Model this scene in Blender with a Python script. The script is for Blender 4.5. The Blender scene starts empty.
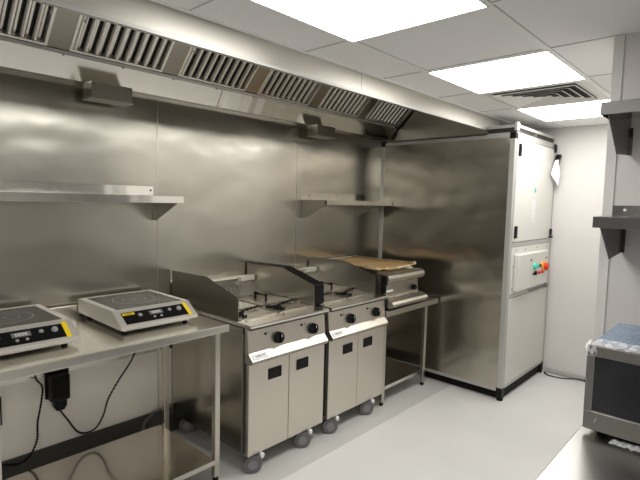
import bpy, bmesh, math, random
from mathutils import Vector, Matrix
random.seed(7)
S = bpy.context.scene
COL = S.collection
PI = math.pi

# ------------------------------------------------------------------ materials
def mat(name, color, rough=.5, metal=0., aniso=0., wave=None, fleck=None, emit=None, strength=1., rot=0, coat=0., alpha=1., trans=0., wear=None, spec=.5):
    m = bpy.data.materials.new(name); m.use_nodes = True
    nt = m.node_tree; N = nt.nodes; L = nt.links
    b = N['Principled BSDF']
    b.inputs['Base Color'].default_value = (*color, 1)
    b.inputs['Roughness'].default_value = rough
    b.inputs['Metallic'].default_value = metal
    b.inputs['Coat Weight'].default_value = coat
    b.inputs['Alpha'].default_value = alpha
    b.inputs['Transmission Weight'].default_value = trans
    b.inputs['Specular IOR Level'].default_value = spec
    if emit:
        b.inputs['Emission Color'].default_value = (*emit, 1)
        b.inputs['Emission Strength'].default_value = strength
    tc = N.new('ShaderNodeTexCoord')
    if aniso:
        b.inputs['Anisotropic'].default_value = aniso; b.inputs['Anisotropic Rotation'].default_value = rot
        t = N.new('ShaderNodeTangent'); t.direction_type = 'UV_MAP'; t.uv_map = 'UVMap'
        L.new(t.outputs[0], b.inputs['Tangent'])
    if wave:     # gentle buckling of sheet metal: (scale xyz, strength)
        mp = N.new('ShaderNodeMapping'); mp.inputs['Scale'].default_value = wave[0]
        nz = N.new('ShaderNodeTexNoise'); nz.inputs['Scale'].default_value = 1.; nz.inputs['Detail'].default_value = 1.5
        bp = N.new('ShaderNodeBump'); bp.inputs['Strength'].default_value = 1.; bp.inputs['Distance'].default_value = wave[1]
        L.new(tc.outputs['Object'], mp.inputs[0]); L.new(mp.outputs[0], nz.inputs['Vector'])
        L.new(nz.outputs['Fac'], bp.inputs['Height']); L.new(bp.outputs[0], b.inputs['Normal'])
    if fleck:    # (scale xyz, colour 2, low, high): mottling
        mp = N.new('ShaderNodeMapping'); mp.inputs['Scale'].default_value = fleck[0]
        nz = N.new('ShaderNodeTexNoise'); nz.inputs['Scale'].default_value = 1.; nz.inputs['Detail'].default_value = 5
        rp = N.new('ShaderNodeValToRGB')
        rp.color_ramp.elements[0].position = fleck[2]; rp.color_ramp.elements[0].color = (*color, 1)
        rp.color_ramp.elements[1].position = fleck[3]; rp.color_ramp.elements[1].color = (*fleck[1], 1)
        L.new(tc.outputs['Object'], mp.inputs[0]); L.new(mp.outputs[0], nz.inputs['Vector'])
        L.new(nz.outputs['Fac'], rp.inputs[0]); L.new(rp.outputs[0], b.inputs['Base Color'])
    if wear:     # (scale xyz, rough low, rough high)
        mp = N.new('ShaderNodeMapping'); mp.inputs['Scale'].default_value = wear[0]
        nz = N.new('ShaderNodeTexNoise'); nz.inputs['Scale'].default_value = 1.; nz.inputs['Detail'].default_value = 4
        mr = N.new('ShaderNodeMapRange'); mr.inputs['From Min'].default_value = .3; mr.inputs['From Max'].default_value = .7
        mr.inputs['To Min'].default_value = wear[1]; mr.inputs['To Max'].default_value = wear[2]
        L.new(tc.outputs['Object'], mp.inputs[0]); L.new(mp.outputs[0], nz.inputs['Vector'])
        L.new(nz.outputs['Fac'], mr.inputs['Value']); L.new(mr.outputs[0], b.inputs['Roughness'])
    return m

ST = (.60, .57, .51)
M = dict(
    clad=mat('brushed_cladding', (.54, .52, .465), .26, 1, .75, wave=((.0, 1.8, 3.0), .012)),
    steel=mat('brushed_steel', ST, .29, 1, .4),
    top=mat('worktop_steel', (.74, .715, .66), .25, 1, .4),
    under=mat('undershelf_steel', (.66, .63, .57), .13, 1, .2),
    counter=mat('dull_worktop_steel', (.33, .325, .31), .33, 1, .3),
    fascia=mat('hood_steel', (.60, .58, .53), .46, 1, .5, wave=((.0, 1.6, 0), .006), rot=.25),
    hoodin=mat('hood_inner_steel', (.55, .52, .46), .30, 1, .3),
    slat=mat('baffle_steel', (.86, .84, .78), .34, .85, 0),
    door=mat('fryer_door_steel', (.67, .63, .56), .36, 1, .3),
    satin=mat('satin_steel', (.48, .46, .415), .36, 1, .2),
    lip=mat('bright_lip_steel', (.80, .78, .73), .18, 1, 0, wave=((0, 6, 0), .003)),
    plenum=mat('plenum_steel', (.74, .715, .66), .20, 1, 0, wave=((0, 7, 0), .006)),
    filler=mat('filler_and_shade_steel', (.34, .32, .28), .3, 1),
    far=mat('grey_far_wall', (.16, .155, .15), .5),
    panel=mat('cabinet_side_steel', (.47, .44, .38), .24, 1, .7, wave=((2.4, .0, 3.0), .016)),
    alu=mat('aluminium_profile', (.50, .50, .48), .45, .6),
    darksteel=mat('dark_inner', (.035, .033, .03), .5, .3),
    shelfgrey=mat('grey_shelf_steel', (.27, .265, .26), .30, 1, .3, rot=0),
    bracketd=mat('bracket_dark_reflection', (.13, .125, .12), .25, 1),  # dark reflection put into the bracket colour
    polished=mat('polished_underside', (.62, .61, .59), .08, 1),
    black=mat('black_plastic', (.006, .006, .006), .40, spec=.18),
    rubber=mat('black_rubber', (.006, .006, .006), .6, spec=.12),
    wheel=mat('grey_wheel', (.12, .12, .125), .5),
    hub=mat('wheel_hub', (.2, .2, .21), .4),
    lock=mat('pale_brake_pedal', (.75, .76, .78), .35),
    glass=mat('ceramic_glass', (.03, .028, .026), .16, 0),
    ring=mat('printed_ring', (.33, .32, .30), .35),
    display=mat('lcd_grey', (.16, .17, .17), .3),
    segm=mat('display_digit', (.7, .72, .7), .4),
    knobgrey=mat('button_grey', (.32, .32, .33), .35),
    yellow=mat('yellow_label', (.85, .62, .02), .45),
    hobwhite=mat('hob_casing', (.68, .66, .61), .34, .55, 0),
    white=mat('white_paint', (.74, .725, .69), .45, fleck=((2, 2, 2), (.72, .705, .67), .4, .6)),
    wallw=mat('white_wall_panel', (.62, .605, .59), .42, fleck=((1.4, 1.4, 1.4), (.60, .585, .57), .35, .65)),
    lowwall=mat('pale_lower_wall', (.80, .76, .70), .34, .1, fleck=((2, 2, 2), (.75, .71, .65), .35, .65)),
    trimw=mat('white_trim', (.66, .65, .635), .4),
    cabw=mat('cabinet_white', (.62, .615, .575), .36, fleck=((1.5, 1.5, 1.5), (.60, .595, .555), .35, .65)),
    tile=mat('ceiling_tile', (.86, .86, .86), .85, fleck=((60, 60, 60), (.83, .83, .83), .4, .65)),
    grid=mat('ceiling_grid', (.86, .86, .85), .5),
    shadowgap=mat('tile_gap', (.42, .42, .42), .8),
    vent=mat('vent_white', (.72, .71, .68), .45),
    ventdark=mat('vent_dark', (.03, .03, .03), .8),
    lamp=mat('light_diffuser', (.9, .9, .9), .6, emit=(1.0, .975, .93), strength=13.8),
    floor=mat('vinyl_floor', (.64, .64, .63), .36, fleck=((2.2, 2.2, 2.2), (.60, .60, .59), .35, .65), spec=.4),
    strip=mat('darker_floor_strip', (.50, .50, .485), .36, fleck=((2.2, 2.2, 2.2), (.47, .47, .455), .35, .65), spec=.4),
    skirt=mat('dark_skirting', (.05, .047, .042), .45),
    skirtg=mat('grey_skirting', (.42, .42, .41), .45),
    film=mat('tan_film', (.55, .36, .16), .42, fleck=((4, 9, 4), (.42, .25, .10), .35, .65)),
    filmedge=mat('tan_film_edge', (.80, .64, .38), .45),
    blue=mat('blue_protective_film', (.24, .34, .48), .22, .5, wave=((14, 14, 14), .004)),
    plastic=mat('clear_plastic_wrap', (.85, .87, .9), .18, 0, alpha=.45, wave=((40, 40, 40), .006)),
    mw=mat('microwave_steel', (.28, .27, .255), .34, .9, wave=((9, 9, 9), .002)),
    mwglass=mat('microwave_window', (.012, .014, .018), .12),
    hose=mat('grey_hose', (.33, .32, .30), .3, .6),
    teal=mat('teal_print', (.05, .45, .42), .5),
    labelw=mat('label_white', (.70, .72, .72), .4),
    green=mat('green_lamp', (.05, .62, .45), .3),
    orange=mat('orange_switch', (.95, .38, .03), .35),
    red=mat('red_button', (.65, .03, .015), .35),
    paper=mat('paper', (.78, .79, .82), .7),
)

M['lamp'].cycles.emission_sampling = 'FRONT'
# ------------------------------------------------------------------ mesh helper
class MB:
    def __init__(s): s.bm = bmesh.new()
    def box(s, x0, x1, y0, y1, z0, z1, bev=0, seg=2):
        r = bmesh.ops.create_cube(s.bm, size=1)
        vs = r['verts']
        for v in vs:
            v.co = Vector(((x0+x1)/2 + v.co.x*(x1-x0), (y0+y1)/2 + v.co.y*(y1-y0), (z0+z1)/2 + v.co.z*(z1-z0)))
        if bev:
            es = list({e for v in vs for e in v.link_edges})
            bmesh.ops.bevel(s.bm, geom=es, offset=bev, segments=seg, profile=.5, affect='EDGES', clamp_overlap=True)
        return s
    def prism(s, pts, axis, a, b):
        """pts: 2D outline; axis 'x' -> (y,z), 'y' -> (x,z), 'z' -> (x,y)"""
        def P(p, t):
            return {'x': (t, p[0], p[1]), 'y': (p[0], t, p[1]), 'z': (p[0], p[1], t)}[axis]
        A = [s.bm.verts.new(P(p, a)) for p in pts]; B = [s.bm.verts.new(P(p, b)) for p in pts]
        s.bm.faces.new(A); s.bm.faces.new(B[::-1])
        n = len(pts)
        for i in range(n):
            s.bm.faces.new((A[i], B[i], B[(i+1) % n], A[(i+1) % n]))
        return s
    def hexa(s, c8):
        """8 corners: bottom ring 4 then top ring 4"""
        v = [s.bm.verts.new(c) for c in c8]
        for f in ((0, 1, 2, 3), (7, 6, 5, 4), (0, 4, 5, 1), (1, 5, 6, 2), (2, 6, 7, 3), (3, 7, 4, 0)):
            s.bm.faces.new([v[i] for i in f])
        return s
    def cyl(s, p0, p1, r, n=20, r2=None, bev=0):
        p0 = Vector(p0); p1 = Vector(p1); d = p1-p0
        q = Vector((0, 0, 1)).rotation_difference(d.normalized()).to_matrix().to_4x4()
        q.translation = (p0+p1)/2
        g = bmesh.ops.create_cone(s.bm, cap_ends=True, segments=n, radius1=r, radius2=r if r2 is None else r2, depth=d.length, matrix=q)
        if bev:
            es = [e for e in {e for v in g['verts'] for e in v.link_edges} if any(len(f.verts) > 4 for f in e.link_faces)]
            bmesh.ops.bevel(s.bm, geom=es, offset=bev, segments=2, affect='EDGES')
        return s
    def tube(s, pts, r, n=8, smooth=6):
        P = [Vector(p) for p in pts]
        if smooth and len(P) > 2:
            Q = []
            for i in range(len(P)-1):
                a = P[max(i-1, 0)]; b = P[i]; c = P[i+1]; d = P[min(i+2, len(P)-1)]
                for k in range(smooth):
                    t = k/smooth
                    Q.append(.5*((2*b) + (c-a)*t + (2*a-5*b+4*c-d)*t*t + (3*b-a-3*c+d)*t**3))
            Q.append(P[-1]); P = Q
        rings = []; up = Vector((0, 0, 1))
        for i, p in enumerate(P):
            d = (P[min(i+1, len(P)-1)] - P[max(i-1, 0)]).normalized()
            a = d.cross(up)
            if a.length < .05: a = d.cross(Vector((0, 1, 0)))
            a.normalize(); b = d.cross(a).normalized(); up = b if abs(b.z) > .2 or True else up
            rings.append([s.bm.verts.new(p + r*(a*math.cos(2*PI*k/n) + b*math.sin(2*PI*k/n))) for k in range(n)])
        for i in range(len(rings)-1):
            for k in range(n):
                s.bm.faces.new((rings[i][k], rings[i][(k+1) % n], rings[i+1][(k+1) % n], rings[i+1][k]))
        s.bm.faces.new(rings[0]); s.bm.faces.new(rings[-1][::-1])
        return s
    def ring(s, c, ri, ro, n=40, h=.0006):
        x, y, z = c
        for k in range(n):
            a = 2*PI*k/n; b = 2*PI*(k+1)/n
            q = [(x+ri*math.cos(a), y+ri*math.sin(a)), (x+ro*math.cos(a), y+ro*math.sin(a)), (x+ro*math.cos(b), y+ro*math.sin(b)), (x+ri*math.cos(b), y+ri*math.sin(b))]
            s.bm.faces.new([s.bm.verts.new((u, v, z+h)) for u, v in q])
        return s
    def text(s, txt, size, origin, ux, uy, depth=.0008):
        cu = bpy.data.curves.new('lettering', 'FONT'); cu.body = txt; cu.size = size; cu.extrude = depth/2
        cu.align_x = 'CENTER'; cu.align_y = 'CENTER'
        o = bpy.data.objects.new('lettering', cu)
        me = bpy.data.meshes.new_from_object(o)
        ux = Vector(ux).normalized(); uy = Vector(uy).normalized(); uz = ux.cross(uy)
        mx = Matrix((ux, uy, uz)).transposed().to_4x4(); mx.translation = Vector(origin)
        me.transform(mx); s.bm.from_mesh(me)
        bpy.data.objects.remove(o); bpy.data.curves.remove(cu); bpy.data.meshes.remove(me)
        return s
    def rotate(s, center, angle, axis):
        bmesh.ops.rotate(s.bm, verts=s.bm.verts, cent=center, matrix=Matrix.Rotation(angle, 3, axis)); return s

def obj(name, mb, m, parent=None, smooth=False, kind=None, label=None, keep=False):
    bm = mb.bm
    if not keep:
        bmesh.ops.recalc_face_normals(bm, faces=bm.faces)
    off = Vector((0, 0, 0))
    p = parent
    while p is not None: off += p.location; p = p.parent
    uv = bm.loops.layers.uv.new('UVMap')
    for f in bm.faces:
        n = f.normal; ax = max(range(3), key=lambda i: abs(n[i]))
        for l in f.loops:
            c = l.vert.co
            l[uv].uv = (c.y, c.z) if ax == 0 else ((c.x, c.z) if ax == 1 else (c.x, c.y))
        f.smooth = smooth
    bm.verts.ensure_lookup_table()
    if off.length: bmesh.ops.translate(bm, verts=bm.verts, vec=-off)
    me = bpy.data.meshes.new(name); bm.to_mesh(me); bm.free()
    if smooth:
        try: me.set_sharp_from_angle(angle=math.radians(38))
        except Exception: pass
    me.materials.append(M[m] if isinstance(m, str) else m)
    o = bpy.data.objects.new(name, me); COL.objects.link(o)
    o.parent = parent
    if kind: o['kind'] = kind
    if label: o['label'] = label
    return o

def tag(o, label, cat, group=None):
    o['label'] = label; o['category'] = cat
    if group: o['group'] = group
    return o
def thing(name, loc, label, cat, group=None):
    o = bpy.data.objects.new(name, None); COL.objects.link(o); o.location = loc
    o.empty_display_size = .1
    return tag(o, label, cat, group)
KIDS = {}
def children(o): return [c for c in list(COL.objects) if c.parent is o]
def copy_tree(o, parent=None):
    c = o.copy(); COL.objects.link(c); c.parent = parent
    for ch in children(o): copy_tree(ch, c)
    return c
def dup(o, delta, label):
    c = copy_tree(o); c.location = o.location + Vector(delta); c['label'] = label
    return c
def struct(name, mb, m, parent=None, **k):
    return obj(name, mb, m, parent, kind=None if parent else 'structure', **k)

W = -.13          # face of the stainless clad wall
YB = 5.0          # back wall
ZC = 2.40         # ceiling
XR = 4.0; YN = -2.6; FX = 1.06; HB = 2.28; HY = 4.28

# ------------------------------------------------------------------ setting
struct('floor', MB().box(W-.1, XR+.1, YN-.1, YB+.1, -.1, 0), 'floor')
fl = struct('floor_strip', MB().box(W+.012, .865, YN, YB, 0, .0012), 'strip')  # thin overlay, darker floor tone along the appliances
wl = struct('wall_left', MB().box(W-.12, W-.004, YN, YB, 0, 2.95), 'lowwall')
seams = [-.955, .345, 1.645, 2.945, 4.245]
prev = YN
for y in seams + [YB]:
    obj('cladding_panel', MB().box(W-.004, W, prev+.0012, y-.0012, .60, 2.62), 'clad', wl)
    prev = y
for y in seams:
    obj('joint_strip', MB().box(W, W+.0025, y-.003, y+.003, .15, HB-.01, .0008), 'steel', wl)
obj('added_gap_sheet', MB().box(W, -.012, 4.06, 4.064, 0, 2.2), 'clad', wl)  # added sheet, brightens the dark gap between wall and cabinet
struct('baseboard_left', MB().prism([(W, 0), (W+.02, 0), (W+.012, .02), (W+.012, .175), (W, .18)], 'y', YN, YB), 'skirt')
struct('wall_back', MB().box(W, XR+.1, YB, YB+.1, 0, ZC+.3), 'wallw')
struct('baseboard_back', MB().box(1.36, 2.32, YB-.014, YB, .012, .055, .004), 'skirtg')
struct('wall_right', MB().box(2.32, XR, 2.48, YB, 0, ZC+.02), 'wallw')
struct('trim_1', MB().box(2.312, 2.352, 2.472, 2.48, 0, ZC-.002).box(2.312, 2.3199, 2.4801, 2.52, 0, ZC-.002), 'trimw')
struct('wall_east', MB().box(XR, XR+.1, YN, 2.5, 0, ZC+.02), 'wallw')
struct('wall_south', MB().box(W, XR+.1, YN-.1, YN, 0, ZC+.3), 'far')

# ceiling: slab stops at the canopy, tile grid with recessed cells
gx = [1.37+.66*i for i in range(0, 5)]
gy = [1.12+.677*i for i in range(-6, 6)]
cl = struct('ceiling', MB().box(FX+.004, XR+.1, YN-.1, YB+.1, ZC, ZC+.06).box(W, FX+.004, HY+.004, YB+.1, ZC, ZC+.06).box(W, FX+.004, YN-.1, -.7, ZC, ZC+.06), 'tile')
g = MB(); d = MB()
for x in gx:
    if x > 3.9: continue
    y1 = YB if x < 2.3 else 2.48
    w = .016
    g.box(x-w, x+w, YN, y1, ZC-.006, ZC+.002); d.box(x-w-.002, x+w+.002, YN, y1, ZC-.0025, ZC+.001)
for y in gy:
    if not YN < y < YB: continue
    x1 = XR if y < 2.4 else 2.32
    g.box(FX+.03, x1, y-.006, y+.006, ZC-.005, ZC+.002); d.box(FX+.03, x1, y-.0075, y+.0075, ZC-.0022, ZC+.001)
g.box(FX+.004, FX+.03, YN, YB, ZC-.004, ZC+.002)
obj('ceiling_grid', g, 'grid', cl); obj('tile_gap', d, 'shadowgap', cl)

# ceiling lights (square flat panels set in the grid)
def light(ix, iy, label, first=[None]):
    x0, y0 = gx[ix]+.004, gy[iy]+.008; x1, y1 = x0+.660, y0+.680
    if first[0] is None:
        t = thing('ceiling_light', ((x0+x1)/2, (y0+y1)/2, ZC-.009), label, 'ceiling light', 'square light panels in the ceiling')
        f = MB()
        for a in ((x0, x0+.008, y0, y1), (x1-.008, x1, y0, y1), (x0, x1, y0, y0+.008), (x0, x1, y1-.008, y1)):
            f.box(*a, ZC-.010, ZC-.003)
        obj('frame', f, 'grid', t)
        q = MB(); q.bm.faces.new([q.bm.verts.new(p) for p in ((x0+.008, y0+.008, ZC-.008), (x0+.008, y1-.008, ZC-.008), (x1-.008, y1-.008, ZC-.008), (x1-.008, y0+.008, ZC-.008))])
        q.bm.normal_update(); obj('diffuser', q, 'lamp', t, keep=True)
        first[0] = (t, x0, y0); return t
    t, a, b = first[0]
    return dup(t, (x0-a, y0-b, 0), label)
light(0, 6, 'bright square ceiling light panel nearest the camera at the top of the picture')
light(0, 8, 'bright square ceiling light panel just in front of the air vent')
light(0, 10, 'bright square ceiling light panel beyond the air vent by the back wall')
light(0, 2, 'added unseen square ceiling light panel overhead behind the camera on the left')  # this panel and the next two are out of view, added for reflections
light(3, 6-2, 'added unseen square ceiling light panel overhead to the right of the camera')
light(3, 1, 'added unseen square ceiling light panel overhead behind the camera on the right')

# ceiling vent (four-way diffuser)
vx0, vx1, vy0, vy1 = 1.386, 2.014, gy[9]+.01, gy[10]-.01
vt = thing('ceiling_vent', ((vx0+vx1)/2, (vy0+vy1)/2, ZC-.01), 'white square four-way air diffuser between two ceiling light panels', 'air vent')
cx, cy, hw, hh = (vx0+vx1)/2, (vy0+vy1)/2, (vx1-vx0)/2, (vy1-vy0)/2
def frustum(mb, a0, z0, a1, z1, t=.003):
    """square slanted ring, half sizes a0 (low, outer) -> a1 (high, inner)"""
    c = [(-1, -1), (1, -1), (1, 1), (-1, 1)]
    for i in range(4):
        p, q = c[i], c[(i+1) % 4]
        lo = [(cx+p[0]*a0, cy+p[1]*a0, z0), (cx+q[0]*a0, cy+q[1]*a0, z0), (cx+q[0]*a1, cy+q[1]*a1, z1), (cx+p[0]*a1, cy+p[1]*a1, z1)]
        mb.hexa(lo + [(x, y, z+t) for x, y, z in lo])
fr = MB()
for a in ((vx0, vx0+.055, vy0, vy1), (vx1-.055, vx1, vy0, vy1), (vx0+.055, vx1-.055, vy0, vy0+.055), (vx0+.055, vx1-.055, vy1-.055, vy1)):
    fr.box(*a, ZC-.010, ZC-.002)
obj('frame', fr, 'vent', vt)
obj('backing', MB().box(vx0+.05, vx1-.05, vy0+.05, vy1-.05, ZC-.0045, ZC-.003), 'ventdark', vt)
for k in range(5):
    a = .262-.052*k
    r = MB(); frustum(r, a, ZC-.022, a-.030, ZC-.006, .0018)
    obj('louvre', r, 'vent', vt)
obj('centre_plate', MB().box(cx-.012, cx+.012, cy-.012, cy+.012, ZC-.02, ZC-.006), 'vent', vt)

# ------------------------------------------------------------------ extraction hood
HX0 = -.7
hd = thing('extraction_hood', (.4, 1.8, HB), 'long stainless steel extraction canopy running along the top of the clad wall', 'extraction hood')
ys = [HX0, -.1, 2.28, HY]
for a, b in zip(ys[:-1], ys[1:]):
    obj('fascia', MB().box(FX-.004, FX+.002, a+.0015, b-.0015, HB+.0125, ZC-.001), 'fascia', hd)
obj('fascia_lip', MB().prism([(FX+.003, HB-.002), (FX+.003, HB+.012), (FX-.03, HB+.016), (FX-.032, HB+.002)], 'y', HX0, HY), 'alu', hd)
obj('inner_fascia', MB().prism([(FX-.006, HB+.01), (FX-.006, 2.78), (FX-.012, 2.78), (FX-.012, HB+.01)], 'y', HX0+.004, HY-.02), 'alu', hd)
obj('end_panel', MB().box(W+.001, FX-.004, HY-.004, HY, HB, 2.78), 'hoodin', hd)
obj('end_panel', MB().box(W+.001, FX-.004, HX0, HX0+.004, HB, 2.78), 'hoodin', hd)
obj('end_rim', MB().box(W+.001, FX-.03, HY-.03, HY-.004, HB-.002, HB+.010, .002), 'satin', hd)
obj('top_panel', MB().box(W+.001, FX-.004, HX0, HY, 2.78, 2.786), 'hoodin', hd)
# plenum box along the wall at the foot of the filters
obj('plenum_face', MB().prism([(-.068, HB+.014), (0, 2.409), (-.004, 2.413), (-.072, HB+.016)], 'y', HX0+.004, HY-.03), 'plenum', hd)
obj('plenum_base', MB().box(W+.001, -.068, HX0+.004, HY-.03, HB+.010, HB+.014), 'steel', hd)
obj('drain_channel', MB().prism([(.0, 2.405), (.022, 2.402), (.026, 2.418), (.020, 2.418), (.018, 2.409), (.0, 2.412)], 'y', HX0+.004, HY-.10), 'alu', hd)
for yy in (.42, 2.07):
    obj('plate_joint', MB().prism([(-.068, HB+.012), (0, 2.407), (.001, 2.406), (-.067, HB+.011)], 'y', yy-.003, yy+.003), 'satin', hd)
for k in range(14):
    y = -.3 + .33*k
    obj('rivet', MB().cyl((.012, y, 2.405), (.013, y, 2.396), .007, 10), 'satin', hd)
# baffle filters, each can be lifted out
s45 = math.sqrt(.5)
def filt_pt(u, h, y):   # u along slope from the foot, h outwards (down / right)
    return (.026 + u*s45 + h*s45, y, 2.424 + u*s45 - h*s45)
LEN = .44; FW = .545; F0 = 1.045-2*.655; FP = .655
fnames = ['leftmost baffle filter, cut by the left edge of the picture', 'second baffle filter from the left end of the canopy', 'third baffle filter from the left, above the stretch between hobs and fryers',
          'fourth baffle filter from the left in the middle of the canopy', 'fifth baffle filter from the left, second from the right end', 'rightmost and smallest-looking baffle filter next to the canopy end']
ft = None
def plate(mb, y0, y1, u0, u1, h0, h1):
    mb.hexa([filt_pt(u0, h0, y0), filt_pt(u1, h0, y0), filt_pt(u1, h0, y1), filt_pt(u0, h0, y1),
             filt_pt(u0, h1, y0), filt_pt(u1, h1, y0), filt_pt(u1, h1, y1), filt_pt(u0, h1, y1)])
def make_filter(y0, lab):
    t = thing('baffle_filter', (.055, y0, 2.445), lab, 'baffle filter', 'slatted baffle filters in the extraction canopy')
    b = MB(); plate(b, y0, y0+FW, 0, LEN, -.045, -.042); obj('backing', b, 'darksteel', t)
    f = MB()
    plate(f, y0, y0+.014, 0, LEN, -.04, .004); plate(f, y0+FW-.014, y0+FW, 0, LEN, -.04, .004)
    plate(f, y0+.014, y0+FW-.014, 0, .012, -.04, .004); plate(f, y0+.014, y0+FW-.014, LEN-.014, LEN, -.04, .004)
    obj('frame', f, 'slat', t)
    n = 9; p = (FW-.03)/n
    for k in range(n):
        a = y0+.015+p*k
        s = MB()
        c = [(a+.003, -.020), (a+.003, -.006), (a+.009, .002), (a+.019, .002), (a+.025, -.006), (a+.025, -.020), (a+.022, -.020), (a+.022, -.007), (a+.018, -.001), (a+.010, -.001), (a+.006, -.007), (a+.006, -.020)]
        for (ya, ha), (yb, hb), (yc, hc), (yd, hd_) in zip(c[0:5], c[1:6], c[10:5:-1], c[11:6:-1]):
            s.hexa([filt_pt(.014, ha, ya), filt_pt(.014, hb, yb), filt_pt(.014, hc, yc), filt_pt(.014, hd_, yd),
                    filt_pt(LEN-.014, ha, ya), filt_pt(LEN-.014, hb, yb), filt_pt(LEN-.014, hc, yc), filt_pt(LEN-.014, hd_, yd)])
        plate(s, a+.034, a+.046, .014, LEN-.014, -.033, -.030)       # deeper counter-baffle
        obj('baffle', s, 'slat', t)
    for yy in (y0+.03, y0+FW-.03):
        h = MB(); P = [filt_pt(.19, .004, yy), filt_pt(.19, .026, yy), filt_pt(.29, .026, yy), filt_pt(.29, .004, yy)]
        h.tube([P[0], P[1], P[2], P[3]], .004, 6, 0); obj('handle', h, 'satin', t)
    return t
for i in range(7):
    y0 = F0 + FP*i
    if i == 0:
        ft = make_filter(y0, 'baffle filter beyond the left edge of the picture, first in the canopy')
    else:
        dup(ft, (0, FP*i, 0), fnames[i-1])
# filler plates between filters belong to the hood
for i in range(7):
    y0 = F0 + FP*i + FW + .001
    m = MB(); plate(m, y0, min(y0+FP-FW-.002, HY-.03), 0, LEN, -.01, .002); obj('filler_plate', m, 'filler', hd)

# small stainless boxes under the canopy edge
def outlet(y0, y1, lab, z0=2.188, z1=HB+.003):
    t = thing('wall_box', (0, y0, z0), lab, 'metal box', 'small boxes under the rear canopy edge')
    x0, x1 = -.06, .055
    obj('casing', MB().box(x0, x1, y0, y1, z0+.006, z1, .002), 'lip', t)
    obj('bottom_flange', MB().box(x0, x1+.008, y0-.008, y1+.005, z0, z0+.006, .001), 'satin', t)
    return t
outlet(1.15, 1.385, 'small stainless box fixed under the rear canopy edge above the left shelf')
outlet(2.99, 3.22, 'small stainless box fixed under the rear canopy edge near the right shelf')

# ------------------------------------------------------------------ wall shelves on the clad wall
def wshelf(y0, y1, xo, lab, brs, zt=1.655, zb=1.613, flip=False):
    t = thing('wall_shelf', (W, (y0+y1)/2, zb), lab, 'wall shelf', 'stainless shelves on the clad wall')
    obj('board', MB().box(W+.003, xo-.002, y0, y1, zt-.004, zt-.001), 'top', t)
    obj('front_lip', MB().box(xo-.004, xo, y0, y1, zb, zt, .001).box(xo-.014, xo-.004, y0, y1, zb, zb+.002), 'lip', t)
    if not flip:
        obj('end_lip', MB().box(W+.003, xo-.004, y1-.003, y1, zb, zt, .001), 'top', t)
    obj('upstand', MB().box(W+.001, W+.004, y0, y1-.025, zt, zt+.062, .001), 'lip', t)
    for yb in brs:
        br = MB().prism([(W+.003, zt-.006), (xo-.03, zt-.006), (xo-.03, zb-.005), (W+.06, zb-.115), (W+.003, zb-.12)], 'y', yb-.002, yb+.002)
        br.box(W+.001, W+.004, yb-.002, yb+.03, zb-.12, zt-.006)
        obj('bracket', br, 'filler', t)  # darker steel colour stands in for the bracket's dark reflection
    for yb in (y1-.045, y0+.1, (y0+y1)/2):
        obj('screw', MB().cyl((W+.004, yb, zt+.035), (W+.007, yb, zt+.035), .006, 10), 'darksteel', t)
    return t
wshelf(-.35, 1.64, .20, 'long stainless steel wall shelf above the two induction hobs', [-.2, 1.61])
wshelf(3.00, 3.945, .18, 'short stainless steel wall shelf above the griddle beside the tall cabinet', [3.003, 3.72], flip=True)

# ------------------------------------------------------------------ worktable with hobs
TT = .93; TX = .64; TY0 = .20; TY1 = 1.665; TB = -.10
tb = thing('worktable', (.27, .9, 0), 'long stainless steel worktable with an undershelf under the two induction hobs', 'table')
obj('tabletop', MB().box(TB+.02, TX, TY0, TY1, TT-.042, TT, .003), 'top', tb)
obj('upstand', MB().box(TB, TB+.02, TY0, TY1, TT-.042, TT+.075, .002), 'top', tb)
LX = ((.02, .055), (TX-.06, TX-.025))
for xa, xb in LX:
    for ya, yb in ((TY0+.30, TY0+.335), (TY1-.078, TY1-.043)):
        lg = obj('leg', MB().box(xa, xb, ya, yb, .03, TT-.042, .003), 'steel', tb)
        obj('foot', MB().cyl(((xa+xb)/2, (ya+yb)/2, 0), ((xa+xb)/2, (ya+yb)/2, .032), .016, 14), 'rubber', lg)
obj('undershelf', MB().box(.0, TX-.02, TY0+.3, TY1-.08, .135, .142).box(TX-.024, TX-.018, TY0+.3, TY1-.08, .112, .142, .001), 'under', tb)

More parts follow.
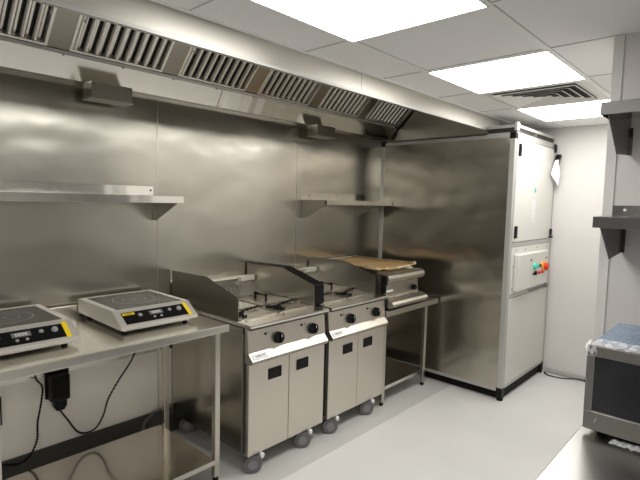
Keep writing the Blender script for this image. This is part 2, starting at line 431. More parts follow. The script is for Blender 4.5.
def hob(y0, lab):
    y1 = y0+.452; zt = 1.045; zb = .958; xb = -.07; xf = .375; xn = .485
    t = thing('induction_hob', ((xb+xn)/2, (y0+y1)/2, TT), lab, 'induction hob', 'countertop induction hobs on the worktable')
    body = MB().prism([(xb, zb+.004), (xb, zt-.004), (xb+.004, zt), (xf, zt), (xf+.006, zt-.004), (xn, zb+.018), (xn, zb+.004), (xn-.01, zb)], 'y', y0, y1)
    bmesh.ops.bevel(body.bm, geom=body.bm.edges[:], offset=.003, segments=2, affect='EDGES')
    obj('casing', body, 'hobwhite', t)
    obj('base_tray', MB().box(xb+.03, xn-.04, y0+.03, y1-.03, zb-.014, zb+.001, .003), 'hobwhite', t)
    gl = obj('glass_plate', MB().box(xb+.045, xf-.015, y0+.035, y1-.035, zt-.001, zt+.0022, .001), 'glass', t)
    gx_, gy_ = (xb+xf)/2+.015, (y0+y1)/2
    obj('ring_mark', MB().ring((gx_, gy_, zt+.0024), .118, .1205).ring((gx_, gy_, zt+.0024), .062, .064), 'ring', gl)
    obj('cross_mark', MB().box(gx_-.018, gx_+.018, gy_-.0012, gy_+.0012, zt+.0022, zt+.0028).box(gx_-.0012, gx_+.0012, gy_-.018, gy_+.018, zt+.0022, zt+.0028), 'ring', gl)
    # sloping control panel
    A = Vector((xf+.006, 0, zt-.004)); B = Vector((xn, 0, zb+.018)); D = (B-A); Ln = D.length; D.normalize()
    n = Vector((-D.z, 0, D.x)); n = n if n.x > 0 else -n
    def q(mb, ya, yb, u0, u1, h0, h1):
        c = []
        for h in (h0, h1):
            for (yy, u) in ((ya, u0), (yb, u0), (yb, u1), (ya, u1)):
                p = A + D*u + n*h; c.append((p.x, yy, p.z))
        mb.hexa(c); return mb
    cp = obj('control_panel', q(MB(), y0+.035, y1-.050, .018, Ln-.018, -.001, .0015), 'black', t)
    obj('brand_label', q(MB(), y0+.040, y0+.105, .024, .040, .0015, .0022), 'yellow', cp)
    p = A + D*.032 + n*.0025
    obj('brand_lettering', MB().text('buffalo', .017, (p.x, y0+.0725, p.z), (0, 1, 0), -D), 'black', cp)
    obj('side_label', q(MB(), y1-.052, y1-.030, .008, Ln-.012, -.001, .0024), 'yellow', t)
    dp = obj('display', q(MB(), y0+.185, y0+.262, .034, .062, .0015, .003), 'display', cp)
    p = A + D*.048 + n*.0034
    obj('digits', MB().text('8888', .026, (p.x, y0+.223, p.z), (0, 1, 0), -D), 'segm', dp)
    p2 = A + D*.040 + n*.0034
    for yy, uu, r in ((.130, .052, .011), (.305, .048, .010), (.200, .082, .007), (.240, .082, .007)):
        a = A + D*uu + n*.0015; b = A + D*uu + n*.006
        obj('button', MB().cyl((a.x, y0+yy, a.z), (b.x, y0+yy, b.z), r, 18), 'knobgrey', cp)
    a = A + D*.050 + n*.0015; b = A + D*.050 + n*.012
    obj('power_knob', MB().cyl((a.x, y0+.362, a.z), (b.x, y0+.362, b.z), .015, 20, r2=.011), 'knobgrey', cp)
    for xx in (xb+.05, xn-.07):
        for yy in (y0+.045, y1-.045):
            obj('foot', MB().cyl((xx, yy, TT+.0005), (xx, yy, zb), .014, 14), 'rubber', t)
    return t
h1 = hob(1.105, 'stainless induction hob nearer the fryers, right one of two on the worktable')
h2 = dup(h1, (0.01, -.66, 0), 'stainless induction hob cut by the left edge of the picture, left one on the worktable')

# plug, sockets, cables and hose on the wall behind the table
pk = thing('plug_adaptor', (W, 1.015, .4), 'black plug and adaptor block in the wall socket below the worktable', 'plug')
obj('socket_plate', MB().box(W, W+.012, .955, 1.085, .44, .60, .003), 'black', pk)
obj('plug_body', MB().box(W+.012, W+.075, .965, 1.07, .435, .585, .010, 3), 'black', pk)
obj('plug_nose', MB().prism([(.985, .44), (.985, .40), (1.0, .375), (1.04, .375), (1.055, .40), (1.055, .44)], 'x', W+.02, W+.06), 'black', pk)
obj('plug_cap', MB().box(W+.075, W+.083, .975, 1.06, .46, .575, .004), 'rubber', pk)
tag(obj('wall_socket', MB().box(W, W+.03, .62, .735, .37, .53, .006), 'black'), 'black socket box on the wall at the left edge under the worktable', 'socket')
tag(obj('power_cable', MB().tube([(W+.04, 1.022, .368), (W+.055, 1.06, .30), (W+.055, 1.11, .215), (W+.05, 1.165, .185), (W+.05, 1.225, .20), (W+.05, 1.27, .27), (W+.05, 1.30, .36), (W+.055, 1.37, .47), (W+.06, 1.43, .55), (W+.08, 1.46, .63), (W+.14, 1.475, .80), (W+.12, 1.475, .855)], .008), 'rubber', smooth=True),
    'black power cable looping down from the plug adaptor and up behind the table', 'cable')
tag(obj('power_cable', MB().tube([(W+.12, .86, .855), (W+.10, .875, .74), (W+.05, .895, .60), (W+.06, .925, .54), (W+.06, .915, .44), (W+.05, .90, .34), (W+.05, .895, .24), (W+.05, .86, .165), (W+.05, .81, .135), (W+.05, .76, .145), (W+.05, .70, .16), (W+.04, .55, .15)], .008), 'rubber', smooth=True),
    'black power cable hanging down the wall at far left under the worktable', 'cable')
tag(obj('drain_hose', MB().tube([(-.09, 1.515, .012), (-.09, 1.512, .08), (-.09, 1.53, .15), (-.11, 1.60, .185), (-.10, 1.66, .195), (-.10, 1.735, .20)], .013, 10), 'hose', smooth=True),
    'grey curved hose rising from the floor behind the worktable leg', 'hose')

for o in list(COL.objects):
    if o.parent is None and o.name.split('.')[0] in ('plug_adaptor', 'wall_socket', 'power_cable'): o.location += Vector((0, -.02, .026))
# ------------------------------------------------------------------ fryers
def fryer(y0, lab):
    y1 = y0+.675; ym = (y0+y1)/2
    t = thing('fryer', (.27, ym, 0), lab, 'fryer', 'twin-tank fryer cabinets on castors')
    # carcass and doors
    obj('side_panel', MB().box(-.10, .66, y0, y0+.018, .135, .895, .002), 'panel', t)
    obj('side_panel', MB().box(-.10, .66, y1-.018, y1, .135, .895, .002), 'panel', t)
    obj('base_plate', MB().box(-.10, .66, y0+.018, y1-.018, .135, .15), 'hoodin', t)
    obj('back_panel', MB().box(-.11, -.10, y0, y1, .135, .93), 'hoodin', t)
    obj('front_recess', MB().box(.655, .676, y0+.004, y1-.004, .14, .90), 'darksteel', t)
    obj('side_edge_strip', MB().box(.66, .668, y0-.001, y0+.004, .14, .86), 'satin', t)
    for a, b, hy in ((y0+.012, ym-.002, ym-.122), (ym+.002, y1-.006, ym+.118)):
        dr = obj('door', MB().box(.678, .71, a, b, .122, .684, .004), 'door', t)
        hf = MB()
        c0, c1, z0, z1 = hy-.053, hy+.053, .558, .626
        for q in ((c0, c1, z1-.012, z1), (c0, c1, z0, z0+.010), (c0, c0+.010, z0+.01, z1-.012), (c1-.010, c1, z0+.01, z1-.012)):
            hf.box(.7102, .7145, *q, .001)
        hf.box(.7101, .7110, c0+.008, c1-.008, z0+.008, z1-.010)
        hf.prism([(.7105, z1-.014), (.7145, z1-.014), (.7145, z1-.036), (.7125, z1-.036)], 'y', c0+.012, c1-.012)
        obj('door_handle', hf, 'black', dr)
    # control fascia and protective nose
    fx = .706
    obj('control_fascia', MB().prism([(.66, .90), (.697, .90), (.712, .74), (.66, .74)], 'y', y0+.006, y1-.004), 'door', t)
    nose = obj('nose_rail', MB().prism([(.66, .752), (.712, .752), (.750, .712), (.750, .700), (.740, .690), (.66, .690)], 'y', y0+.006, y1-.014), 'satin', t)
    p = Vector((.7335, 0, .7325)); dd = Vector((.04, 0, -.04)).normalized()
    obj('brand_label', MB().hexa([(p.x-.012+e, yy, p.z+.012+e) if k else (p.x+.012+e, yy, p.z-.012+e) for e in (.0003, .0012) for (k, yy) in ((0, y0+.02), (0, y0+.135), (1, y0+.135), (1, y0+.02))]), 'labelw', nose)
    obj('brand_lettering', MB().text('LINCAT', .022, (p.x+.0016, y0+.078, p.z+.0016), (0, 1, 0), (-.7, 0, .7)), 'darksteel', nose)
    for ky in (y0+.238, y0+.545):
        k = obj('control_knob', MB().cyl((.704, ky, .806), (.735, ky, .809), .037, 28, r2=.033, bev=.002), 'black', t, smooth=True)
        obj('knob_grip', MB().box(.733, .745, ky-.006, ky+.006, .782, .836, .003), 'black', k)
        obj('knob_pointer', MB().box(.7452, .7458, ky-.002, ky+.002, .815, .832), 'labelw', k)
        for j, (dy, mm) in enumerate(((-.098, 'black'), (-.066, 'orange'))):
            obj('indicator_lamp', MB().cyl((.700, ky+dy, .846), (.708, ky+dy, .8465), .0075, 12), 'knobgrey' if j else 'black', t)
    # worktop with two wells, lids and handles
    zt = .922
    top = MB().prism([(.60, .902), (.712, .900), (.735, .904), (.738, .916), (.730, zt), (.60, zt)], 'y', y0+.0, y1+.003)
    top.box(-.10, .60, y0+.0, y1+.003, .902, zt)
    obj('worktop', top, 'top', t)
    obj('front_edge_trim', MB().box(.700, .7345, y0+.002, y1, .893, .902, .001), 'darksteel', t)
    for a, b in ((y0+.035, ym-.012), (ym+.012, y1-.035)):
        ld = obj('lid', MB().prism([(.07, zt+.001), (.07, zt+.012), (.09, zt+.020), (.41, zt+.020), (.43, zt+.012), (.43, zt+.001)], 'y', a, b), 'top', t)
        c = (a+b)/2
        obj('lid_handle', MB().tube([(.18, c, zt+.018), (.18, c, zt+.05), (.30, c, zt+.05), (.30, c, zt+.018)], .012, 8, 0), 'black', ld, smooth=True)
        # folded basket handle lying on the front of the well
        tr = obj('basket_rest', MB().box(.445, .60, a, b, zt+.0005, zt+.006, .002), 'satin', t)
        bh = MB().tube([(.50, a+.03, zt+.016), (.45, a+.17, zt+.018), (.43, b-.02, zt+.020)], .009, 8, 3)
        bh.tube([(.455, a+.01, zt+.014), (.50, a+.035, zt+.016), (.575, a+.06, zt+.014)], .014, 8, 3)
        bh.tube([(.50, a+.035, zt+.016), (.49, a+.10, zt+.016)], .012, 8, 0)
        obj('basket_clip', bh, 'black', t, smooth=True)
    # raised rear housing behind the wells with vents
    rh = obj('rear_housing', MB().prism([(-.10, zt), (-.10, 1.045), (-.055, 1.045), (-.04, 1.03), (.045, zt+.004), (.045, zt)], 'y', y0+.02, y1-.02), 'top', t)
    obj('rear_cap', MB().box(-.118, -.03, y0+.02, y1-.02, 1.045, 1.058, .004), 'satin', t)
    g = MB()
    for k in range(9):
        yy = ym-.17+.04*k
        g.hexa([(-.012, yy, .995), (.022, yy, .952), (.022, yy+.012, .952), (-.012, yy+.012, .995), (-.010, yy, .998), (.024, yy, .955), (.024, yy+.012, .955), (-.010, yy+.012, .998)])
    obj('vent_slot', g, 'hoodin', rh)
    obj('flue_cover', MB().box(-.06, -.005, y1-.16, y1-.03, 1.03, 1.066, .004), 'hobwhite', t)
    # splash guards either side
    prof = [(-.115, zt-.02), (-.118, 1.148), (.28, 1.155), (.30, 1.153), (.36, 1.135), (.605, 1.070), (.615, 1.062), (.618, zt+.001), (.0, zt+.001), (0, zt-.02)]
    obj('splash_guard', MB().prism(prof, 'y', y0+.002, y0+.005), 'filler', t)  # outer left guard given a darker steel, shade put into its colour
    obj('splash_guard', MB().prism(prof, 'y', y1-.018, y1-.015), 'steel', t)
    # castors
    for xx in (.675, -.04):
        for yy in (y0+.068, y1-.182):
            c = obj('castor', MB().box(xx-.035, xx+.035, yy-.03, yy+.03, .128, .135).cyl((xx, yy, .105), (xx, yy, .13), .018, 14)
                    .box(xx-.028, xx+.02, yy+.028, yy+.032, .05, .11, .001), 'satin', t)
            w = MB().cyl((xx+.012-.014, yy+.009, .0565), (xx+.012+.014, yy-.011, .0565), .056, 28, bev=.004)
            wo = obj('wheel', w, 'wheel', c, smooth=True)
            obj('hub', MB().cyl((xx+.026, yy-.011, .0565), (xx+.031, yy-.0145, .0565), .028, 20), 'hub', wo)
            if xx > 0:
                obj('brake_pedal', MB().cyl((xx+.03, yy+.052, .098), (xx+.044, yy+.056, .098), .017, 18, bev=.003).box(xx+.01, xx+.034, yy+.045, yy+.052, .06, .13, .002), 'lock', c)
    return t
F1 = fryer(1.742, 'stainless twin-tank fryer on castors nearer the worktable, left of the two fryers')
F2 = dup(F1, (0, .705, 0), 'stainless twin-tank fryer on castors beside the griddle, right of the two fryers')

prof = [(-.10, .93), (-.118, 1.152), (.28, 1.160), (.36, 1.140), (.605, 1.075), (.622, 1.062), (.622, .93)]
for c in children(F2):
    if c.name.startswith('splash_guard') and (c.data.vertices[0].co.y < 0): bpy.data.objects.remove(c)
obj('gap_shade', MB().prism(prof, 'y', 1.742+.675-.0148, 2.4462), 'rubber', F1)  # black plate painting the shade in the gap between the fryers
obj('guard_gap_shade', MB().prism([(x, max(z, .9225)) for x, z in prof], 'y', 2.4472, 2.488), 'rubber', F2)  # rest of the painted gap shade, over the second fryer's guard
# ------------------------------------------------------------------ griddle on its stand
GY0, GY1 = 3.145, 3.935
sd = thing('equipment_stand', (.27, 3.5, 0), 'low stainless steel stand with an undershelf carrying the griddle beside the tall cabinet', 'stand')
obj('stand_top', MB().box(-.12, .73, GY0-.02, GY1, .745, .79, .003), 'steel', sd)
for xa in (-.06, .655):
    for ya in (GY0, GY1-.155):
        lg = obj('leg', MB().box(xa, xa+.035, ya, ya+.035, .03, .745, .003), 'steel', sd)
        obj('foot', MB().cyl((xa+.0175, ya+.0175, 0), (xa+.0175, ya+.0175, .032), .016, 12), 'rubber', lg)
obj('undershelf', MB().box(-.06, .685, GY0+.01, GY1-.13, .150, .157).box(.680, .687, GY0+.01, GY1-.13, .128, .157, .001), 'top', sd)
gd = thing('griddle', (.3, 3.42, .79), 'stainless countertop griddle with tan protective film on its plate', 'griddle')
y0, y1 = 3.155, 3.67
obj('casing', MB().prism([(-.08, .815), (-.08, 1.088), (.60, 1.088), (.66, 1.005), (.665, .88), (.70, .878), (.70, .82), (.66, .815)], 'y', y0, y1), 'steel', gd)
obj('rear_splashback', MB().box(-.10, -.08, y0, y1, .82, 1.115, .003), 'steel', gd)
obj('side_wall', MB().prism([(-.08, 1.05), (-.08, 1.112), (.50, 1.085), (.62, 1.05)], 'y', y0, y0+.006), 'steel', gd)
obj('side_wall', MB().prism([(-.08, 1.05), (-.08, 1.112), (.50, 1.085), (.62, 1.05)], 'y', y1-.006, y1), 'steel', gd)
obj('front_gutter', MB().prism([(.60, 1.078), (.64, 1.082), (.69, 1.080), (.715, 1.068), (.725, 1.045), (.715, 1.018), (.69, 1.0), (.64, .995), (.60, 1.04)], 'y', y0-.02, y1+.01), 'satin', gd, smooth=False)
nr = obj('nose_rail', MB().prism([(.665, .885), (.70, .885), (.755, .862), (.768, .845), (.758, .822), (.74, .812), (.665, .812)], 'y', y0-.01, y1+.005), 'satin', gd)
obj('badge', MB().box(.665, .668, y0+.03, y0+.13, .925, .942, .001), 'labelw', gd)
obj('control_knob', MB().cyl((.665, y1-.075, .925), (.69, y1-.075, .926), .026, 20, r2=.022), 'black', gd, smooth=True)
obj('drip_tray_handle', MB().box(.70, .712, y0-.008, y0+.02, .80, .86, .004), 'black', gd)
for xx in (-.04, .62):
    for yy in (y0+.05, y1-.05):
        obj('foot', MB().cyl((xx, yy, .7905), (xx, yy, .818), .02, 14), 'rubber', gd)
fm = MB()
def filmz(u, v): return 1.098 + .004*math.sin(5*u+3*v) + .012*max(0, abs(v-.5)-.38)/.12 + .010*max(0, u-.9)/.1
nu, nv = 22, 18; G = []
for i in range(nu+1):
    row = []
    for j in range(nv+1):
        u, v = i/nu, j/nv
        x = -.075+.715*u; y = (y0-.005)+(y1-y0+.035)*v
        ru = max(0, (u-.75)/.25)
        y += (-(v-.5))*.10*ru*ru
        row.append(fm.bm.verts.new((x, y, filmz(u, v))))
    G.append(row)
for i in range(nu):
    for j in range(nv):
        fm.bm.faces.new((G[i][j], G[i+1][j], G[i+1][j+1], G[i][j+1]))
fo = obj('protective_film', fm, 'film', gd, smooth=True)
sm = fo.modifiers.new('thick', 'SOLIDIFY'); sm.thickness = .003
edge = []
for i in range(nu+1): edge.append(G and (-.075+.69*i/nu, i))
def fpt(i, j):
    u, v = i/nu, j/nv; x = -.075+.715*u; y = (y0-.005)+(y1-y0+.035)*v; ru = max(0, (u-.75)/.25); y += (-(v-.5))*.10*ru*ru
    return (x, y, filmz(u, v)+.004)
obj('film_rim', MB().tube([fpt(i, nv) for i in range(0, nu+1, 2)] + [fpt(nu, j) for j in range(nv-2, 0, -3)], .013, 8, 3), 'filmedge', gd, smooth=True)
obj('film_curl', MB().tube([fpt(4, 0), fpt(10, 0), (.42, y0+.0, 1.118), (.56, y0-.02, 1.118), (.63, y0+.02, 1.112)], .017, 8, 4), 'filmedge', gd, smooth=True)
obj('film_rim', MB().tube([fpt(0, j) for j in range(0, nv+1, 3)], .007, 8, 3), 'filmedge', gd, smooth=True)
# black switch block on the fryer-side corner of the griddle
obj('switch_block', MB().box(.655, .705, y0-.032, y0-.001, .995, 1.07, .004).box(.66, .695, y0-.032, y0-.004, .925, .995, .003), 'black', gd)

# ------------------------------------------------------------------ tall ventilation / control cabinet
CX0, CX1, CY0, CY1, CZ0, CZ1 = .03, 1.34, 3.95, 4.985, .10, 2.225
cb = thing('control_cabinet', ((CX0+CX1)/2, (CY0+CY1)/2, 0), 'tall ventilation control cabinet with stainless side and white doors in the back corner', 'cabinet')
P = .045
obj('side_sheet', MB().box(CX0+P, CX1-P, CY0+.004, CY0+.012, CZ0+.004, CZ1-.03), 'panel', cb)
for x in (CX0, CX1-P):
    obj('corner_post', MB().box(x, x+P, CY0, CY0+P, CZ0, CZ1, .004), 'alu', cb)
obj('corner_post', MB().box(CX1-P, CX1, CY1-P, CY1, CZ0, CZ1, .004), 'alu', cb)
obj('corner_post', MB().box(CX0, CX0+P, CY1-P, CY1, CZ0, CZ1, .004), 'alu', cb)
obj('top_rail', MB().box(CX0+P, CX1-P, CY0, CY0+.03, CZ1-.03, CZ1, .003), 'alu', cb)
obj('bottom_rail', MB().box(CX0+P, CX1-P, CY0, CY0+.03, CZ0-.022, CZ0+.006, .003), 'alu', cb)
obj('top_rail', MB().box(CX1-.03, CX1, CY0+P, CY1-P, CZ1-.035, CZ1, .003), 'alu', cb)
obj('top_panel', MB().box(CX0+.01, CX1-.03, CY0+.03, CY1, CZ1-.012, CZ1-.004), 'alu', cb)
obj('rear_side_panel', MB().box(CX0+.005, CX0+.012, CY0+P, CY1-P, CZ0, CZ1-.03), 'alu', cb)
obj('middle_rail', MB().box(CX1-.03, CX1, CY0+P, CY1-P, 1.300, 1.338, .003), 'alu', cb)
obj('middle_rail', MB().box(CX1-.03, CX1, CY0+P, CY1-P, .868, .898, .003), 'alu', cb)
ud = obj('upper_door', MB().box(CX1-.025, CX1+.004, CY0+P+.004, CY1-P-.003, 1.342, CZ1-.04, .003), 'cabw', cb)
obj('instrument_panel', MB().box(CX1-.025, CX1+.002, CY0+P+.004, CY1-P-.003, .900, 1.297, .003), 'cabw', cb)
obj('lower_panel', MB().box(CX1-.025, CX1+.003, CY0+P+.004, CY1-P-.003, CZ0+.03, .865, .003), 'cabw', cb)
obj('bottom_rail', MB().box(CX1-.03, CX1, CY0+P, CY1-P, CZ0, CZ0+.028, .003), 'alu', cb)
obj('plinth', MB().box(CX0+.02, CX1-.02, CY0+.04, CY1, .012, CZ0-.024).box(CX1-.045, CX1-.012, CY0+.02, CY1-.02, .045, CZ0), 'rubber', cb)
for x, y in ((CX1-.05, CY0), (CX1-.05, CY1-.06), (CX0, CY0), (CX0, CY1-.06)):
    obj('foot', MB().box(x, x+.052, y-.002, y+.052, .028, CZ0+.012, .004).cyl((x+.026, y+.028, 0), (x+.026, y+.028, .03), .026, 16), 'black', cb)
for x, y in ((CX1-.048, CY0-.003), (CX0-.003, CY0-.003), (CX1-.048, CY1-.045)):
    obj('corner_cap', MB().box(x, x+.052, y, y+.052, CZ1-.04, CZ1+.012, .005), 'black', cb)
for y, z, hh in ((CY0+.085, 2.10, .05), (CY0+.085, 1.425, .05), (CY1-.06, 1.40, .03), (CY1-.06, 2.19, .035)):
    h = obj('hinge', MB().box(CX1+.004, CX1+.022, y-.017, y+.017, z-hh, z+hh, .004), 'black', ud)
    obj('hinge_screw', MB().cyl((CX1+.022, y, z+hh*.5), (CX1+.024, y, z+hh*.5), .006, 10).cyl((CX1+.022, y, z-hh*.5), (CX1+.024, y, z-hh*.5), .006, 10), 'hub', h)
obj('latch', MB().box(CX1+.004, CX1+.03, CY1-.07, CY1-.04, 2.06, 2.09, .004), 'black', ud)
obj('latch', MB().box(CX1+.004, CX1+.03, CY1-.085, CY1-.045, 1.345, 1.365, .004), 'black', ud)
# company roundel and rating label
obj('roundel', MB().cyl((CX1+.004, 4.46, 1.785), (CX1+.0055, 4.46, 1.785), .022, 20), 'teal', ud)
rl = obj('rating_label', MB().box(CX1+.004, CX1+.0055, 4.395, 4.475, 1.50, 1.70), 'labelw', ud)
tt = MB()
for k in range(8): tt.box(CX1+.0055, CX1+.006, 4.405, 4.435+.004*(k % 3), 1.515+.022*k, 1.519+.022*k)
obj('label_print', tt, 'ring', rl)
# protruding control box with switches
cx = obj('control_box', MB().box(CX1+.002, CX1+.045, 4.06, 4.80, .925, 1.238, .010, 3), 'cabw', cb)
fxx = CX1+.045
def sw(name, y, z, r, m, L=.018, **k): return obj(name, MB().cyl((fxx, y, z), (fxx+L, y, z), r, 20, bev=.002), m, cx, smooth=True, **k)
sw('indicator_lamp', 4.43, 1.113, .030, 'green'); sw('indicator_lamp', 4.50, 1.112, .016, 'teal')
sw('rotary_switch', 4.55, 1.112, .014, 'black'); sw('rotary_switch', 4.61, 1.115, .022, 'orange')
y_ = obj('emergency_plate', MB().box(fxx, fxx+.006, 4.645, 4.745, 1.045, 1.135, .002), 'orange', cx)
obj('emergency_stop', MB().cyl((fxx+.006, 4.705, 1.088), (fxx+.034, 4.705, 1.088), .032, 22, bev=.005), 'red', y_, smooth=True)
sw('rotary_switch', 4.45, 1.050, .019, 'black'); sw('push_button', 4.54, 1.048, .014, 'red'); sw('push_button', 4.625, 1.048, .015, 'red')
sw('push_button', 4.40, 1.045, .008, 'black')
for y, z in ((4.335, 1.175), (4.73, 1.169)): sw('fixing_screw', y, z, .009, 'black', .006)
for y in (4.09, 4.30, 4.6, 4.86):
    obj('panel_screw', MB().cyl((CX1+.002, y, 1.268), (CX1+.006, y, 1.268), .007, 10), 'hub', cb)
for z in (.95, 1.14): obj('panel_screw', MB().cyl((CX1+.002, 4.04, z), (CX1+.006, 4.04, z), .007, 10), 'hub', cb)
obj('rail_clip', MB().box(CX1, CX1+.03, 4.86, 4.90, .87, .91, .004).box(CX1, CX1+.012, 4.45, 4.86, .878, .890, .002), 'hub', cb)
# steel channels on top of the cabinet
for n_, z0, z1, m_, i in (('channel_flange', CZ1, CZ1+.02, 'alu', 0), ('channel_shade', CZ1+.02, CZ1+.058, 'darksteel', .012), ('channel_flange', CZ1+.058, CZ1+.082, 'alu', 0)):  # dark middle piece paints the shade inside the open channel
    obj(n_, MB().box(CX1-.06, CX1-.012-i, CY0+.06, CY1-.02, z0, z1), m_, cb)
    obj(n_, MB().box(1.075, CX1-.062, CY0+.06+i, CY0+.11, z0, z1), m_, cb)
obj('channel_bracket', MB().box(CX1-.035, CX1-.008, CY0+.055, CY0+.10, CZ1+.03, CZ1+.10, .003), 'alu', cb)
obj('channel_bolt', MB().cyl((CX1-.024, 4.45, CZ1+.04), (CX1-.008, 4.45, CZ1+.04), .012, 6), 'satin', cb)

# paper tag hanging from a latch key
pt = MB()
pp = [(1.360, 4.90, 2.08), (1.385, 4.93, 2.09), (1.40, 4.95, 1.95), (1.392, 4.93, 1.84), (1.362, 4.80, 1.94)]
pt.bm.faces.new([pt.bm.verts.new(p) for p in pp])
o = obj('paper_tag', pt, 'paper'); tag(o, 'white paper tag hanging at the rear edge of the cabinet door', 'paper tag')
so = o.modifiers.new('thick', 'SOLIDIFY'); so.thickness = .002
k = thing('door_key', (1.355, 4.975, 2.05), 'black key and catch by the upper rear edge of the white cabinet door', 'key')
obj('key_stem', MB().box(1.345, 1.375, 4.955, 4.975, 2.03, 2.13, .004), 'black', k)
obj('key_head', MB().cyl((1.36, 4.95, 2.12), (1.395, 4.945, 2.12), .020, 14).box(1.375, 1.39, 4.93, 4.95, 2.04, 2.11, .003), 'black', k)
tag(obj('floor_cable', MB().tube([(1.37, 4.94, .014), (1.42, 4.90, .009), (1.52, 4.90, .009), (1.62, 4.95, .012), (1.72, 4.965, .02), (2.1, 4.968, .02), (2.28, 4.965, .02)], .008), 'rubber', smooth=True),
    'black cable on the floor along the foot of the back wall', 'cable')

# ------------------------------------------------------------------ shelves on the white partition
def pshelf(zt, zb, zbr, lab):
    x0, x1, yf = 2.372, 3.6, 2.06
    t = thing('wall_shelf', (2.9, 2.48, zb), lab, 'wall shelf', 'grey steel shelves on the white partition')
    obj('board', MB().box(x0, x1, yf+.003, 2.478, zt-.004, zt-.001), 'polished', t)
    obj('front_lip', MB().box(x0, x1, yf, yf+.003, zb, zt, .001), 'shelfgrey', t)
    obj('end_lip', MB().box(x0, x0+.003, yf+.003, 2.478, zb, zt, .001), 'shelfgrey', t)
    obj('upstand', MB().box(2.352, x1, 2.474, 2.478, zt-.002, zt+.045, .001), 'shelfgrey', t)
    obj('screw', MB().cyl((2.40, 2.474, zt+.025), (2.40, 2.470, zt+.025), .006, 12), 'lock', t)
    for xb in (2.397, 3.3):
        b = MB().prism([(yf+.012, zb-.001), (yf+.012, zt-.005), (2.478, zt-.005), (2.478, zbr), (2.25, zbr-.014)], 'x', xb-.0015, xb+.0015)
        b.box(xb, xb+.012, 2.474, 2.478, zbr, zb)
        obj('bracket', b, 'bracketd', t)
    return t
pshelf(2.040, 1.994, 1.878, 'upper grey steel shelf on the white partition at the right edge')
pshelf(1.614, 1.571, 1.452, 'lower grey steel shelf on the white partition at the right edge')

# ------------------------------------------------------------------ counter with microwave
ct = thing('worktable', (2.95, 1.8, 0), 'stainless steel worktable at bottom right under the microwave', 'table')
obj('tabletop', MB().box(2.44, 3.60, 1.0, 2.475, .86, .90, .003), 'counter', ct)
for xa in (2.48, 3.53):
    for ya in (1.05, 2.40):
        lg = obj('leg', MB().box(xa, xa+.035, ya, ya+.035, .03, .86, .003), 'steel', ct)
        obj('foot', MB().cyl((xa+.0175, ya+.0175, 0), (xa+.0175, ya+.0175, .032), .016, 12), 'rubber', lg)
mx0, mx1, my0, my1, mz0, mz1 = 2.456, 3.02, 1.745, 2.175, .922, 1.203
mw = thing('microwave', ((mx0+mx1)/2, (my0+my1)/2, .90), 'stainless microwave with dark window and blue protective film on the right worktable', 'microwave')
obj('casing', MB().box(mx0+.006, mx1-.004, my0+.03, my1, mz0+.004, mz1-.006, .006), 'mw', mw)
fr = MB()
gx0, gx1, gz0, gz1 = mx0+.024, mx1-.14, .983, 1.163
fr.box(mx0, mx1, my0, my0+.03, mz0-.004, gz0, .004).box(mx0, mx1, my0, my0+.03, gz1, mz1, .006)
fr.box(mx0, gx0, my0, my0+.03, gz0-.004, gz1+.004, .002).box(gx1, mx1, my0, my0+.03, gz0-.004, gz1+.004, .002)
dr = obj('door', fr, 'mw', mw)
obj('window', MB().box(gx0-.002, gx1+.002, my0+.004, my0+.02, gz0-.002, gz1+.002), 'mwglass', dr)
obj('logo_mark', MB().tube([(mx0+.034, my0-.0012, .946), (mx0+.037, my0-.0012, .953), (mx0+.039, my0-.0012, .963)], .0012, 6, 2), 'labelw', dr)
obj('blue_film', MB().box(mx0+.008, mx1-.004, my0+.035, my1-.002, mz1-.0055, mz1-.0035), 'blue', mw)
for x in (mx0+.05, mx1-.05):
    for y in (my0+.05, my1-.05):
        obj('foot', MB().cyl((x, y, .9005), (x, y, mz0+.006), .016, 14), 'rubber', mw)
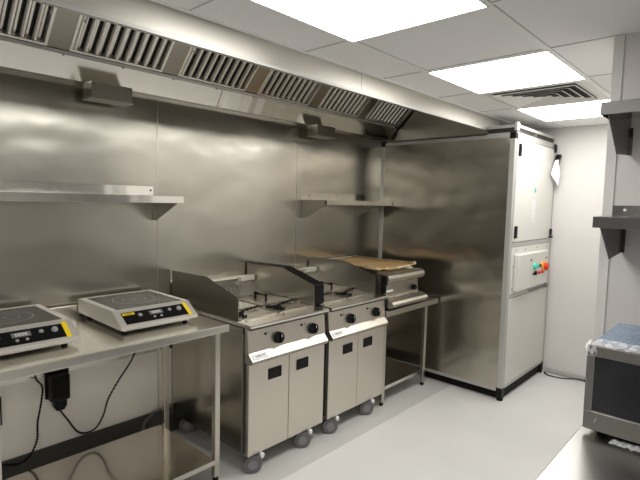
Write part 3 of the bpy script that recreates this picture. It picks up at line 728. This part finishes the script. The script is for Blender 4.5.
# crumpled clear wrap along the top front edge and under the door
def crumple(name, x0, x1, y0, y1, z, amp, nx=26, ny=8, drape=0):
    m = MB(); R = random.Random(3); g = []
    for i in range(nx+1):
        r = []
        for j in range(ny+1):
            u, v = i/nx, j/ny
            yy = y0+(y1-y0)*v + R.uniform(-.006, .006)
            zz = z + amp*(.25+.75*R.random())*(math.sin(PI*min(max(v, .1), .9)))*(1 if i % 3 else .4)
            if j == 0: zz -= drape*(.3+.7*abs(math.sin(i*1.3)))
            r.append(m.bm.verts.new((x0+(x1-x0)*u + R.uniform(-.003, .003), yy, zz)))
        g.append(r)
    for i in range(nx):
        for j in range(ny): m.bm.faces.new((g[i][j], g[i+1][j], g[i+1][j+1], g[i][j+1]))
    return m
obj('plastic_wrap', crumple('w', mx0+.012, mx0+.36, my0-.001, my0+.085, mz1, .012, nx=31, drape=.003), 'plastic', mw)
obj('plastic_wrap', crumple('w', mx0-.004, mx0+.028, my0-.006, my0+.05, mz1-.006, .016, 6, 6, drape=.03), 'plastic', mw)
obj('plastic_wrap', crumple('w', mx0+.085, mx0+.30, my0-.022, my0+.02, .9012, .008, 31), 'plastic', mw)

# ------------------------------------------------------------------ camera
f_px, yaw, pit, rol = 482.725259, .740874809, -.0818007565, .0236195704
F = Vector((-math.sin(yaw)*math.cos(pit), math.cos(yaw)*math.cos(pit), math.sin(pit)))
Rt = Vector((math.cos(yaw), math.sin(yaw), 0)); U = Rt.cross(F)
r = Rt*math.cos(rol) + U*math.sin(rol); u = -Rt*math.sin(rol) + U*math.cos(rol)
cd = bpy.data.cameras.new('camera'); cam = bpy.data.objects.new('camera', cd); COL.objects.link(cam)
mm = Matrix((r, u, -F)).transposed().to_4x4(); mm.translation = Vector((2.85, 0, 1.65))
cam.matrix_world = mm
cd.sensor_width = 36; cd.lens = f_px/640*36; cd.clip_start = .02
S.camera = cam

w = bpy.data.worlds.new('world'); S.world = w; w.use_nodes = True
w.node_tree.nodes['Background'].inputs[0].default_value = (.5, .48, .45, 1)
w.node_tree.nodes['Background'].inputs[1].default_value = .1
S.view_settings.view_transform = 'Standard'; S.view_settings.look = 'None'
S.view_settings.gamma = 1; S.view_settings.exposure = 0; S.view_settings.use_curve_mapping = False
S.cycles.max_bounces = 10; S.cycles.glossy_bounces = 6; S.cycles.diffuse_bounces = 5
S.cycles.sample_clamp_indirect = 6; S.cycles.blur_glossy = .5; S.cycles.caustics_reflective = True
